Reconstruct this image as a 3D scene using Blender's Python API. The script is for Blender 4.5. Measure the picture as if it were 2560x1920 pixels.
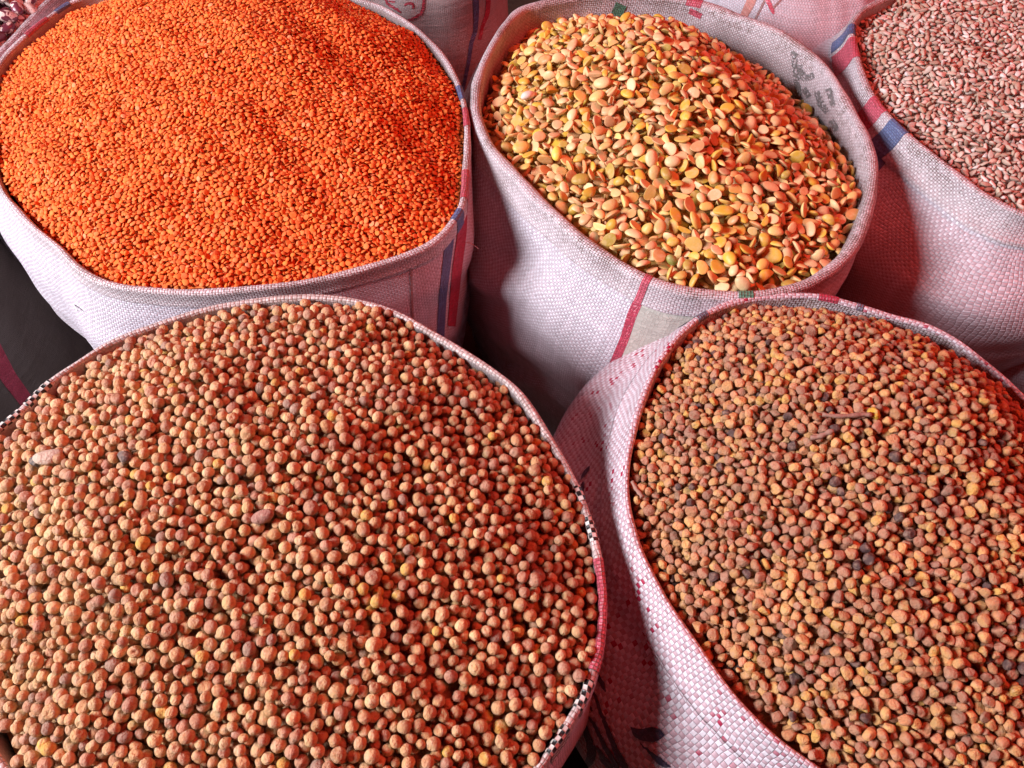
import bpy, math, random
import numpy as np
from mathutils import Vector, Matrix, Quaternion, noise as mnoise
from mathutils.bvhtree import BVHTree

for o in list(bpy.data.objects):
    bpy.data.objects.remove(o)
sc = bpy.context.scene
col = sc.collection
rng = np.random.default_rng(7)
random.seed(7)

# ------------------------------------------------------------------ camera
RIM = 0.72                       # height of the sack mouths (m)
PITCH = math.radians(56)         # looking down
W, H, F = 2560.0, 1920.0, 1934.0  # photo size and focal length in its pixels
CAM = np.array([0.0, 0.0, RIM + 0.52])
FWD = np.array([0, math.cos(PITCH), -math.sin(PITCH)])
UPV = np.array([0, math.sin(PITCH), math.cos(PITCH)])
RGT = np.array([1.0, 0, 0])
cd = bpy.data.cameras.new('camera')
cam = bpy.data.objects.new('camera', cd)
col.objects.link(cam)
cam.location = CAM
cam.rotation_euler = (math.pi / 2 - PITCH, 0, 0)
cd.sensor_width = 36
cd.lens = 36 * F / W
cd.clip_start = 0.01
cd.clip_end = 100
sc.camera = cam

# ------------------------------------------------------------------ light: open daylight side on the left, red shade cloth light from the right
world = bpy.data.worlds.new('World')
sc.world = world
world.use_nodes = True
bg = world.node_tree.nodes['Background']
bg.inputs[0].default_value = (1.0, 0.16, 0.14, 1)
bg.inputs[1].default_value = 0.012


def area(name, loc, target, size, power, color):
    d = bpy.data.lights.new(name, 'AREA')
    d.shape = 'DISK'
    d.size = size
    d.energy = power
    d.color = color
    o = bpy.data.objects.new(name, d)
    col.objects.link(o)
    o.location = loc
    o.rotation_euler = (Vector(target) - Vector(loc)).to_track_quat('-Z', 'Y').to_euler()
    return o


area('daylight_lamp', (-1.95, -0.02, 1.87), (0.0, 0.45, 0.7), 0.95, 112, (0.95, 0.95, 1.0))
area('red_shade_lamp', (1.5, 0.7, 2.7), (0.1, 0.45, 0.7), 1.5, 46, (1.0, 0.075, 0.055))

vs = sc.view_settings
vs.view_transform = 'Standard'
vs.look = 'None'
vs.exposure = 0.0
vs.gamma = 1.0
vs.use_curve_mapping = False
cy = sc.cycles
cy.max_bounces = 7
cy.diffuse_bounces = 2
cy.glossy_bounces = 3
cy.use_denoising = True
cy.denoiser = 'OPENIMAGEDENOISE'
cy.use_adaptive_sampling = False


# ------------------------------------------------------------------ pixel <-> place helpers
def ray(px, py):
    d = FWD + RGT * ((px - W / 2) / F) - UPV * ((py - H / 2) / F)
    return d


def at_z(px, py, z=RIM):
    d = ray(px, py)
    t = (z - CAM[2]) / d[2]
    return CAM + d * t


def project(P):
    q = np.asarray(P) - CAM
    dep = q @ FWD
    return W / 2 + F * (q @ RGT) / dep, H / 2 - F * (q @ UPV) / dep, dep


# ------------------------------------------------------------------ object helpers
def mesh_from(name, verts, faces, mat, uv=None, tint=None, smooth=True):
    """verts (n,3), faces (m,k) all of the same size k; uv per corner (m*k,2); tint per vertex (n,4)."""
    verts = np.asarray(verts, np.float32)
    faces = np.asarray(faces, np.int32)
    me = bpy.data.meshes.new(name)
    n, (m, k) = len(verts), faces.shape
    me.vertices.add(n)
    me.vertices.foreach_set('co', verts.ravel())
    me.loops.add(m * k)
    me.loops.foreach_set('vertex_index', faces.ravel())
    me.polygons.add(m)
    me.polygons.foreach_set('loop_start', np.arange(0, m * k, k, dtype=np.int32))
    me.polygons.foreach_set('loop_total', np.full(m, k, np.int32))
    me.polygons.foreach_set('use_smooth', np.full(m, smooth, bool))
    if uv is not None:
        l = me.uv_layers.new(name='UVMap')
        l.data.foreach_set('uv', np.asarray(uv, np.float32).ravel())
    if tint is not None:
        a = me.color_attributes.new('tint', 'FLOAT_COLOR', 'POINT')
        a.data.foreach_set('color', np.asarray(tint, np.float32).ravel())
    me.update()
    me.validate()
    if mat:
        me.materials.append(mat)
    return me


def link(name, me, parent=None):
    o = bpy.data.objects.new(name, me)
    col.objects.link(o)
    if parent is not None:
        o.parent = parent
        o.matrix_parent_inverse = parent.matrix_world.inverted()
    return o


def tag(o, label=None, cat=None, group=None, kind=None):
    if label:
        o['label'] = label
    if cat:
        o['category'] = cat
    if group:
        o['group'] = group
    if kind:
        o['kind'] = kind
    return o


def empty(name, loc):
    o = bpy.data.objects.new(name, None)
    col.objects.link(o)
    o.location = loc
    o.empty_display_size = 0.05
    o.matrix_world = Matrix.Translation(loc)
    return o


# ------------------------------------------------------------------ node helpers
class NT:
    def __init__(self, name):
        self.mat = bpy.data.materials.new(name)
        self.mat.use_nodes = True
        self.t = self.mat.node_tree
        self.t.nodes.clear()
        self.out = self.t.nodes.new('ShaderNodeOutputMaterial')
        self.bsdf = self.t.nodes.new('ShaderNodeBsdfPrincipled')
        self.t.links.new(self.bsdf.outputs[0], self.out.inputs[0])

    def n(self, kind, **kw):
        x = self.t.nodes.new(kind)
        for k, v in kw.items():
            setattr(x, k, v)
        return x

    def put(self, sock, v):
        if hasattr(v, 'is_linked'):
            self.t.links.new(v, sock)
        else:
            sock.default_value = v

    def m(self, op, a, b=0.0, c=0.0, clamp=False):
        x = self.n('ShaderNodeMath', operation=op, use_clamp=clamp)
        self.put(x.inputs[0], a)
        self.put(x.inputs[1], b)
        self.put(x.inputs[2], c)
        return x.outputs[0]

    def mix(self, f, a, b, mode='MIX'):
        x = self.n('ShaderNodeMix', data_type='RGBA', blend_type=mode)
        self.put(x.inputs[0], f)
        self.put(x.inputs[6], a if hasattr(a, 'is_linked') else (*a, 1)[:4])
        self.put(x.inputs[7], b if hasattr(b, 'is_linked') else (*b, 1)[:4])
        return x.outputs[2]

    def noise(self, vec, scale, detail=3, rough=0.55):
        x = self.n('ShaderNodeTexNoise')
        if vec is not None:
            self.t.links.new(vec, x.inputs['Vector'])
        x.inputs['Scale'].default_value = scale
        x.inputs['Detail'].default_value = detail
        x.inputs['Roughness'].default_value = rough
        return x.outputs[0]

    def ramp(self, f, lo, hi):
        x = self.n('ShaderNodeMapRange', interpolation_type='SMOOTHSTEP')
        self.put(x.inputs[0], f)
        x.inputs[1].default_value = lo
        x.inputs[2].default_value = hi
        return x.outputs[0]

    def bump(self, h, strength, dist):
        x = self.n('ShaderNodeBump')
        x.inputs['Strength'].default_value = strength
        x.inputs['Distance'].default_value = dist
        self.t.links.new(h, x.inputs['Height'])
        self.t.links.new(x.outputs[0], self.bsdf.inputs['Normal'])


def weave_mat(name, warp, weft, dirt=0.35, wv=0.0026, fleck=0.0, smooth=0.0, rough=0.34, ink=None, cover=1.0, checker=None, dirtw=0.02):
    """woven polypropylene tape cloth on metre UVs (u round the sack, v from the mouth down)."""
    s = NT(name)
    uv = s.n('ShaderNodeUVMap')
    sep = s.n('ShaderNodeSeparateXYZ')
    geo = s.n('ShaderNodeNewGeometry')
    pos = geo.outputs['Position']
    nz = s.n('ShaderNodeTexNoise')
    nz.inputs['Scale'].default_value = 28
    nz.inputs['Detail'].default_value = 2
    s.t.links.new(pos, nz.inputs['Vector'])
    wob = s.n('ShaderNodeVectorMath', operation='SUBTRACT')
    s.t.links.new(nz.outputs['Color'], wob.inputs[0])
    wob.inputs[1].default_value = (0.5, 0.5, 0.5)
    mad = s.n('ShaderNodeVectorMath', operation='MULTIPLY_ADD')
    s.t.links.new(wob.outputs[0], mad.inputs[0])
    mad.inputs[1].default_value = (0.007, 0.009, 0)
    s.t.links.new(uv.outputs[0], mad.inputs[2])
    s.t.links.new(mad.outputs[0], sep.inputs[0])
    x = s.m('DIVIDE', sep.outputs[0], wv)
    y = s.m('DIVIDE', sep.outputs[1], wv * 0.86)
    ix, iy = s.m('FLOOR', x), s.m('FLOOR', y)
    fx = s.m('MULTIPLY', s.m('SUBTRACT', s.m('FRACT', x), 0.5), 2.0)
    fy = s.m('MULTIPLY', s.m('SUBTRACT', s.m('FRACT', y), 0.5), 2.0)
    chk = s.m('FLOORED_MODULO', s.m('ADD', ix, iy), 2.0)
    fx2, fy2 = s.m('MULTIPLY', fx, fx), s.m('MULTIPLY', fy, fy)
    fx6, fy6 = s.m('POWER', fx2, 4.0), s.m('POWER', fy2, 4.0)
    hA = s.m('MULTIPLY', s.m('SUBTRACT', 1.0, fx6), s.m('SUBTRACT', 1.0, s.m('MULTIPLY', fy2, 0.55)))
    hB = s.m('MULTIPLY', s.m('SUBTRACT', 1.0, fy6), s.m('SUBTRACT', 1.0, s.m('MULTIPLY', fx2, 0.55)))
    hmix = s.n('ShaderNodeMix', data_type='FLOAT')
    s.put(hmix.inputs[0], chk)
    s.put(hmix.inputs[2], hA)
    s.put(hmix.inputs[3], hB)
    h = hmix.outputs[0]
    cell = s.n('ShaderNodeCombineXYZ')
    s.put(cell.inputs[0], ix)
    s.put(cell.inputs[1], iy)
    wn = s.n('ShaderNodeTexWhiteNoise', noise_dimensions='2D')
    s.t.links.new(cell.outputs[0], wn.inputs['Vector'])
    rnd = wn.outputs['Value']
    tapex = s.n('ShaderNodeTexWhiteNoise', noise_dimensions='1D')
    s.put(tapex.inputs['W'], ix)
    tapey = s.n('ShaderNodeTexWhiteNoise', noise_dimensions='1D')
    s.put(tapey.inputs['W'], iy)
    c = s.mix(chk, warp, weft)
    var = s.m('ADD', 0.80, s.m('ADD', s.m('MULTIPLY', rnd, 0.16), s.m('ADD', s.m('MULTIPLY', tapex.outputs['Value'], 0.12), s.m('MULTIPLY', tapey.outputs['Value'], 0.10))))
    vc = s.n('ShaderNodeCombineColor')
    for k in range(3):
        s.put(vc.inputs[k], var)
    c = s.mix(1.0, c, vc.outputs[0], 'MULTIPLY')
    if fleck > 0:
        patch = s.ramp(s.noise(pos, 26, 2), 0.45, 0.62)
        isr = s.m('MULTIPLY', s.m('LESS_THAN', rnd, fleck), s.m('ADD', 0.12, patch, clamp=True))
        isr = s.m('MULTIPLY', isr, s.m('GREATER_THAN', chk, 0.5))
        c = s.mix(isr, c, (0.42, 0.02, 0.07))
    gap = s.ramp(h, 0.55, 0.15)
    big = s.noise(pos, 16, 4, 0.65)
    fine = s.noise(pos, 210, 4, 0.65)
    nearrim = s.ramp(s.m('ABSOLUTE', sep.outputs[1]), dirtw * 1.6, 0.0)
    patchy = s.ramp(s.m('ADD', s.m('MULTIPLY', big, 0.5), s.m('MULTIPLY', fine, 0.5)), 0.46, 0.57)
    dgap = s.m('MULTIPLY', gap, s.m('ADD', 0.30, s.m('MULTIPLY', nearrim, 0.7)))
    dm = s.m('MULTIPLY', s.m('ADD', s.m('MULTIPLY', dgap, 0.9), s.m('MULTIPLY', s.m('MULTIPLY', s.m('MULTIPLY', nearrim, patchy), s.m('ADD', 0.22, s.ramp(h, 0.95, 0.45))), 0.9), clamp=True), dirt, clamp=True)
    c = s.mix(dm, c, (0.11, 0.05, 0.022))
    grime = s.m('MULTIPLY', s.ramp(s.noise(pos, 7, 4, 0.6), 0.45, 0.75), 0.16 * dirt)
    c = s.mix(grime, c, (0.34, 0.22, 0.17))
    if checker is not None:
        c = s.mix(s.m('MULTIPLY', chk, s.m('SUBTRACT', 1.0, gap)), c, checker)
    if ink is not None:
        c = s.mix(0.93, c, ink)
    s.put(s.bsdf.inputs['Base Color'], c)
    s.put(s.bsdf.inputs['Roughness'], s.m('ADD', rough, s.m('MULTIPLY', fine, 0.15)))
    s.bsdf.inputs['Specular IOR Level'].default_value = 0.6
    if cover < 1.0:
        keep = s.m('GREATER_THAN', s.m('ADD', s.m('MULTIPLY', rnd, 0.7), s.m('MULTIPLY', fine, 0.6)), 1.0 - cover)
        s.put(s.bsdf.inputs['Alpha'], keep)
    crease = s.n('ShaderNodeMapping')
    crease.inputs['Scale'].default_value = (9, 9, 55)
    s.t.links.new(pos, crease.inputs[0])
    hh = s.m('ADD', s.m('MULTIPLY', h, 1.0 - smooth), s.m('MULTIPLY', s.noise(crease.outputs[0], 1.0, 5, 0.65), 4.2))
    s.bump(hh, 0.85, 0.0009)
    return s.mat


def grain_mat(name, rough=0.6, mottle=0.35, scale=900, dust=(0.75, 0.55, 0.45), dustamt=0.35, spec=0.3, bump=0.25, sss=0.0):
    s = NT(name)
    at = s.n('ShaderNodeAttribute', attribute_name='tint')
    geo = s.n('ShaderNodeNewGeometry')
    pos = geo.outputs['Position']
    n1 = s.noise(pos, scale, 4, 0.65)
    n2 = s.noise(pos, scale * 0.33, 3, 0.6)
    f = s.m('ADD', 1.0 - mottle * 0.5, s.m('MULTIPLY', n1, mottle))
    vc = s.n('ShaderNodeCombineColor')
    for k in range(3):
        s.put(vc.inputs[k], f)
    c = s.mix(1.0, at.outputs['Color'], vc.outputs[0], 'MULTIPLY')
    c = s.mix(s.m('MULTIPLY', s.ramp(n2, 0.42, 0.7), dustamt), c, dust)
    s.put(s.bsdf.inputs['Base Color'], c)
    s.bsdf.inputs['Roughness'].default_value = rough
    s.bsdf.inputs['Specular IOR Level'].default_value = spec
    if sss > 0:
        s.bsdf.inputs['Subsurface Weight'].default_value = sss
        s.bsdf.inputs['Subsurface Radius'].default_value = (0.003, 0.0012, 0.0005)
        s.bsdf.inputs['Subsurface Scale'].default_value = 1.0
    s.bump(s.m('ADD', n1, s.m('MULTIPLY', n2, 1.2)), bump, 0.0016)
    return s.mat


# ------------------------------------------------------------------ sacks
def closed_spline(pts, n):
    P = np.asarray(pts, float)
    m = len(P)
    out = []
    for i in range(m):
        p0, p1, p2, p3 = P[i - 1], P[i], P[(i + 1) % m], P[(i + 2) % m]
        for t in np.linspace(0, 1, 12, endpoint=False):
            out.append(0.5 * ((2 * p1) + (-p0 + p2) * t + (2 * p0 - 5 * p1 + 4 * p2 - p3) * t * t + (-p0 + 3 * p1 - 3 * p2 + p3) * t ** 3))
    out = np.array(out)
    seg = np.linalg.norm(np.roll(out, -1, 0) - out, axis=1)
    cum = np.concatenate([[0], np.cumsum(seg)])
    tt = np.linspace(0, cum[-1], n, endpoint=False)
    ext = np.vstack([out, out[:1]])
    return np.stack([np.interp(tt, cum, ext[:, k]) for k in range(2)], 1)


def smooth_loop(L, it):
    for _ in range(it):
        L = 0.5 * L + 0.25 * (np.roll(L, 1, 0) + np.roll(L, -1, 0))
    return L


def fnoise(x, y, z, seed):
    return mnoise.noise(Vector((x + seed * 17.3, y - seed * 9.1, z + seed * 3.7)))


NC = 220


class Sack:
    """a sack built from its mouth loop (world xy at height RIM)."""

    def __init__(self, loop, roll, cuff, flare, bulge, bdepth, taper, lean=(0, 0), bdir=(0, 0), seed=1, fold=0.006, rimwob=0.003, zoff=0.0, step=0.0009):
        self.step = step
        L = closed_spline(loop, NC)
        area2 = np.sum(L[:, 0] * np.roll(L[:, 1], -1) - L[:, 1] * np.roll(L[:, 0], -1))
        if area2 < 0:
            L = L[::-1].copy()
        L = smooth_loop(L, 2)
        self.L = L
        self.C = L.mean(0)
        T = np.roll(L, -1, 0) - np.roll(L, 1, 0)
        T /= np.linalg.norm(T, axis=1)[:, None]
        T = smooth_loop(T, 6)
        T /= np.linalg.norm(T, axis=1)[:, None]
        self.N = np.stack([T[:, 1], -T[:, 0]], 1)       # outward
        self.roll, self.cuff, self.flare, self.bulge, self.bdepth, self.taper = roll, cuff, flare, bulge, bdepth, taper
        self.lean, self.bdir, self.seed, self.fold = np.array(lean), np.array(bdir), seed, fold
        self.z0 = RIM + zoff
        self.height = self.z0
        seg = np.linalg.norm(np.roll(L, -1, 0) - L, axis=1)
        self.U = np.concatenate([[0], np.cumsum(seg)])
        self.zw = np.array([rimwob * fnoise(p[0] * 14, p[1] * 14, 0, seed) for p in L])
        self.rw = np.array([1 + 0.35 * fnoise(p[0] * 30, p[1] * 30, 3, seed) for p in L])

    def ring(self, off, dz, extra=None):
        """one ring of points; off = outward offset (m) per column, dz below the mouth (<=0)."""
        d = max(0.0, -dz)
        k = 1 - self.taper * (max(0.0, d - 0.04) / self.height) ** 1.15
        xy = self.C + (self.L - self.C) * k + self.N * np.reshape(off, (-1, 1)) + self.lean * d
        return np.column_stack([xy, self.z0 + dz + self.zw * max(0.0, 1 - d / 0.25)])

    def body_off(self, d):
        t = min(1.0, d / self.bdepth)
        b = self.bulge * (t * t * (3 - 2 * t)) if d < self.bdepth else self.bulge * (1 - 1.6 * ((d - self.bdepth) / max(0.05, self.height - self.bdepth)) ** 1.4)
        bb = b * (1 + self.N @ self.bdir)
        A = self.fold * min(1.0, d / 0.06)
        f = np.array([fnoise(self.L[i, 0] * 5, self.L[i, 1] * 5, d * 30 + 4 * fnoise(self.L[i, 0] * 4, self.L[i, 1] * 4, 0, self.seed), self.seed) +
                      0.7 * fnoise(self.L[i, 0] * 15, self.L[i, 1] * 15, d * 18, self.seed + 5) for i in range(NC)])
        return self.roll * 1.2 + bb + A * f

    def sheet(self, name, rings, vs, mat, parent):
        R = np.array([np.vstack([r, r[:1]]) for r in rings])       # rows x (NC+1) x 3
        rows = len(R)
        V = R.reshape(-1, 3)
        idx = np.arange(rows * (NC + 1)).reshape(rows, NC + 1)
        Fc = np.stack([idx[:-1, :-1], idx[:-1, 1:], idx[1:, 1:], idx[1:, :-1]], -1).reshape(-1, 4)[:, ::-1]
        uvv = np.stack(np.broadcast_arrays(self.U[None, :], np.asarray(vs)[:, None]), -1).reshape(-1, 2)
        me = mesh_from(name, V, Fc, mat, uv=uvv[Fc.ravel()])
        o = link(name, me, parent)
        return o, V, Fc, uvv

    def build(self, root, m_body, m_cuff, m_lin, lining_depth=0.13):
        r = self.roll
        # lining: inside wall
        ds = np.linspace(lining_depth, r, 12)
        rings = [self.ring(0.7 * r - r * self.rw * (1 - 0.25 * (d / lining_depth)) - 0.004 * (d / lining_depth), -d) for d in ds]
        self.lining = self.sheet('lining', rings, ds - r + 0.004, m_lin, root)
        # hem rolled over the mouth and turned down outside
        rings, v, acc = [], [], 0.0
        for a in np.linspace(math.pi, 0, 11):
            rings.append(self.ring(0.7 * r + r * self.rw * math.cos(a), -r + r * math.sin(a)))
            v.append((math.pi / 2 - a) * r)
        acc = v[-1]
        for t in np.linspace(0, 1, 9)[1:]:
            d = r + (self.cuff - r) * t
            w = np.array([fnoise(p[0] * 25, p[1] * 25, t * 2, self.seed + 2) for p in self.L])
            o = (0.7 * r + r * self.rw) * (1 - t) + t * (self.body_off(d) + self.step) + self.flare * math.sin(math.pi * t * 0.85) + 0.0014 * w * t
            rings.append(self.ring(o, -d))
            v.append(acc + (self.cuff - r) * t)
        # the cut edge folds back under
        rings.append(self.ring(self.body_off(self.cuff) + 0.0004, -self.cuff - 0.0012))
        v.append(v[-1] + 0.002)
        self.cuffm = self.sheet('rolled_hem', rings, v, m_cuff, root)
        ds = np.concatenate([np.linspace(r * 1.2, 0.3, 34), np.linspace(0.3, self.z0 - 0.004, 14)[1:]])
        rings = [self.ring(self.body_off(d) - (0.002 if d < self.cuff else 0), -d) for d in ds]
        self.body = self.sheet('body', rings, ds + 0.02, m_body, root)
        self.bvh = {}
        for key in ('lining', 'cuffm', 'body'):
            o, V, Fc, uvv = getattr(self, key)
            self.bvh[key] = (BVHTree.FromPolygons([Vector(p) for p in V], [tuple(int(q) for q in f) for f in Fc]), V, Fc, uvv)
        return root

    def col_at(self, px, py):
        P = np.column_stack([self.L, np.full(NC, self.z0)])
        x, y, _ = project(P)
        return int(np.argmin((x - px) ** 2 + (y - py) ** 2))

    def hem_patch(self, name, p0, p1, mat, parent, rows=(0, None), off=0.0006):
        """a coloured length of the rolled hem between two places on the mouth."""
        a, b = self.col_at(*p0), self.col_at(*p1)
        fwd, bwd = (b - a) % NC, (a - b) % NC
        if bwd < fwd:
            a, b, fwd = b, a, bwd
        o, V, Fc, uvv = self.cuffm
        G = V.reshape(-1, NC + 1, 3)[rows[0]:rows[1], :NC]
        UVg = uvv.reshape(-1, NC + 1, 2)[rows[0]:rows[1], :NC]
        cols = [(a + i) % NC for i in range(fwd + 1)]
        G, UVg = G[:, cols], UVg[:, cols]
        dr = np.gradient(G, axis=0)
        dc = np.gradient(G, axis=1)
        nn = np.cross(dr, dc)
        nn /= np.linalg.norm(nn, axis=2)[..., None] + 1e-12
        cen = np.array([*self.C, self.z0 - 0.03])
        if np.sum(nn[-2] * (G[-2] - cen)) < 0:
            nn = -nn
        G = G + nn * off
        rr, cc = G.shape[:2]
        idx = np.arange(rr * cc).reshape(rr, cc)
        Fp = np.stack([idx[:-1, :-1], idx[:-1, 1:], idx[1:, 1:], idx[1:, :-1]], -1).reshape(-1, 4)
        me = mesh_from(name, G.reshape(-1, 3), Fp, mat, uv=UVg.reshape(-1, 2)[Fp.ravel()])
        return link(name, me, parent)


def cast(bvhrec, px, py, off):
    tree, V, Fc, uvv = bvhrec
    d = ray(px, py)
    d = d / np.linalg.norm(d)
    loc, nor, fi, dist = tree.ray_cast(Vector(CAM), Vector(d))
    if loc is None:
        return None
    if nor.dot(Vector(d)) > 0:
        nor = -nor
    f = Fc[fi]
    p = V[f]
    q = np.array(loc)
    w = 1.0 / (np.linalg.norm(p - q, axis=1) + 1e-6)
    w /= w.sum()
    return np.array(loc + nor * off), w @ uvv[f]


def sheet_between(name, left, right, bvhrec, mat, parent, nu=4, step=8.0, off=0.0007):
    """a thin print or stripe laid onto a sack wall between two pixel polylines (each [(x, y), ...] of the same length)."""
    A, B = np.array(left, float), np.array(right, float)
    M = 0.5 * (A + B)
    seg = np.linalg.norm(np.diff(M, axis=0), axis=1)
    cum = np.concatenate([[0], np.cumsum(seg)])
    n = max(3, int(cum[-1] / step) + 1)
    tt = np.linspace(0, cum[-1], n)
    ia = np.stack([np.interp(tt, cum, A[:, k]) for k in range(2)], 1)
    ib = np.stack([np.interp(tt, cum, B[:, k]) for k in range(2)], 1)
    V, UVs, Fq, prev, runs = [], [], [], None, []
    for i in range(n):
        row = []
        for j in range(nu + 1):
            q = ia[i] + (ib[i] - ia[i]) * j / nu
            h = cast(bvhrec, q[0], q[1], off)
            row.append(h)
        if any(h is None for h in row):
            prev = None
            continue
        base = len(V)
        V += [h[0] for h in row]
        UVs += [h[1] for h in row]
        if prev is None or np.linalg.norm(V[base] - V[prev]) >= 0.06:
            runs.append(len(Fq))
        else:
            for j in range(nu):
                Fq.append((prev + j, prev + j + 1, base + j + 1, base + j))
        prev = base
    if not Fq:
        return None
    runs.append(len(Fq))
    a_, b_ = max(zip(runs[:-1], runs[1:]), key=lambda t: t[1] - t[0])     # the longest unbroken length
    Fq = np.array(Fq[a_:b_])
    used = np.unique(Fq)
    Fq = np.searchsorted(used, Fq)
    V, UVs = [V[i] for i in used], [UVs[i] for i in used]
    me = mesh_from(name, np.array(V), Fq, mat, uv=np.array(UVs)[Fq.ravel()])
    return link(name, me, parent)


def ribbon(name, pts, bvhrec, mat, parent, nu=3, step=6.0, off=0.0007, rough=0.0):
    """pts: [(x, y, width)] in photo pixels."""
    P = np.array(pts, float)
    seg = np.linalg.norm(np.diff(P[:, :2], axis=0), axis=1)
    cum = np.concatenate([[0], np.cumsum(seg)])
    n = max(4, int(cum[-1] / step) + 1)
    tt = np.linspace(0, cum[-1], n)
    Q = np.stack([np.interp(tt, cum, P[:, k]) for k in range(3)], 1)
    for _ in range(3):
        Q[1:-1, :2] = 0.5 * Q[1:-1, :2] + 0.25 * (Q[:-2, :2] + Q[2:, :2])
    T = np.gradient(Q[:, :2], axis=0)
    T /= np.linalg.norm(T, axis=1)[:, None] + 1e-9
    Nn = np.stack([-T[:, 1], T[:, 0]], 1)
    w = Q[:, 2:3] * 0.5
    jit = rough * rng.normal(size=(n, 1)) if rough else 0
    return sheet_between(name, Q[:, :2] - Nn * (w + jit), Q[:, :2] + Nn * (w - jit), bvhrec, mat, parent, nu=nu, step=step, off=off)


def px_loop(pts, z=RIM):
    return [tuple(at_z(x, y, z)[:2]) for x, y in pts]


# cloth materials
PINKW, PINKF = (0.68, 0.63, 0.70), (0.54, 0.44, 0.50)
m_cloth = weave_mat('woven_white_cloth', PINKW, PINKF, dirt=0.30)
m_cloth_dirty = weave_mat('woven_white_cloth_soiled', (0.70, 0.63, 0.67), (0.57, 0.45, 0.49), dirt=1.0, dirtw=0.022)
m_cloth_edge = weave_mat('woven_white_cloth_soiled_edge', (0.72, 0.64, 0.67), (0.55, 0.42, 0.45), dirt=0.7, dirtw=0.012)
m_cloth_fleck = weave_mat('woven_cloth_red_flecks', (0.74, 0.65, 0.71), (0.56, 0.37, 0.42), dirt=0.25, fleck=0.14, wv=0.0034)
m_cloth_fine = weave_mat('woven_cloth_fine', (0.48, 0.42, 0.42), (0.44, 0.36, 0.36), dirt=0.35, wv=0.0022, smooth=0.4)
m_cloth_shade = weave_mat('woven_cloth_shade_toned', (0.12, 0.092, 0.078), (0.10, 0.076, 0.065), dirt=0.5, wv=0.0024, smooth=0.5)  # left sack: deep shade between the sacks put into the cloth colour
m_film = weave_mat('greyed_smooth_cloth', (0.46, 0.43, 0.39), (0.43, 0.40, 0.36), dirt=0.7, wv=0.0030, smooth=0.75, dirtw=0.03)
m_hem_thin = weave_mat('hem_tape_white', (0.66, 0.56, 0.54), (0.58, 0.44, 0.42), dirt=0.55, wv=0.0036)
m_red = weave_mat('woven_red_stripe', (0.50, 0.05, 0.10), (0.42, 0.04, 0.08), dirt=0.45)
m_pink = weave_mat('woven_pink_stripe', (0.62, 0.11, 0.17), (0.50, 0.08, 0.12), dirt=0.6)
m_blue = weave_mat('woven_blue_stripe', (0.13, 0.18, 0.36), (0.10, 0.13, 0.28), dirt=0.6)
m_green = weave_mat('woven_green_stripe', (0.10, 0.28, 0.19), (0.08, 0.2, 0.14), dirt=0.4)
m_brownline = weave_mat('woven_brown_line', (0.40, 0.24, 0.24), (0.36, 0.2, 0.2), dirt=0.4)
m_checker = weave_mat('woven_black_white_check', (0.70, 0.62, 0.58), (0.70, 0.62, 0.58), dirt=0.3, wv=0.0034, checker=(0.012, 0.011, 0.012))
m_navy = weave_mat('navy_ink', PINKW, PINKF, ink=(0.022, 0.022, 0.07), cover=0.86, wv=0.0034)
m_redink = weave_mat('red_ink', PINKW, PINKF, ink=(0.45, 0.03, 0.06), cover=0.78)
m_greyink = weave_mat('grey_show_through_ink', PINKW, PINKF, ink=(0.24, 0.22, 0.22), cover=0.42, wv=0.0016)
m_thread = weave_mat('loose_fibre', (0.8, 0.75, 0.75), (0.8, 0.75, 0.75), dirt=0.1)

# ------------------------------------------------------------------ ground
gs = NT('packed_dark_earth')
gpos = gs.n('ShaderNodeNewGeometry').outputs['Position']
gs.put(gs.bsdf.inputs['Base Color'], gs.mix(gs.noise(gpos, 9, 6, 0.65), (0.035, 0.022, 0.016), (0.10, 0.065, 0.045)))
gs.bsdf.inputs['Roughness'].default_value = 0.95
gs.bump(gs.noise(gpos, 60, 5, 0.7), 0.7, 0.01)
gx = np.linspace(-4, 4, 81)
GX, GY = np.meshgrid(gx, gx + 1.0)
gz = np.array([[0.006 * fnoise(a * 3, b * 3, 0, 2) - 0.006 for a, b in zip(r1, r2)] for r1, r2 in zip(GX, GY)])
gi = np.arange(81 * 81).reshape(81, 81)
tag(link('ground', mesh_from('ground', np.stack([GX, GY, gz], -1).reshape(-1, 3), np.stack([gi[:-1, :-1], gi[:-1, 1:], gi[1:, 1:], gi[1:, :-1]], -1).reshape(-1, 4), gs.mat)), kind='structure')

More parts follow.
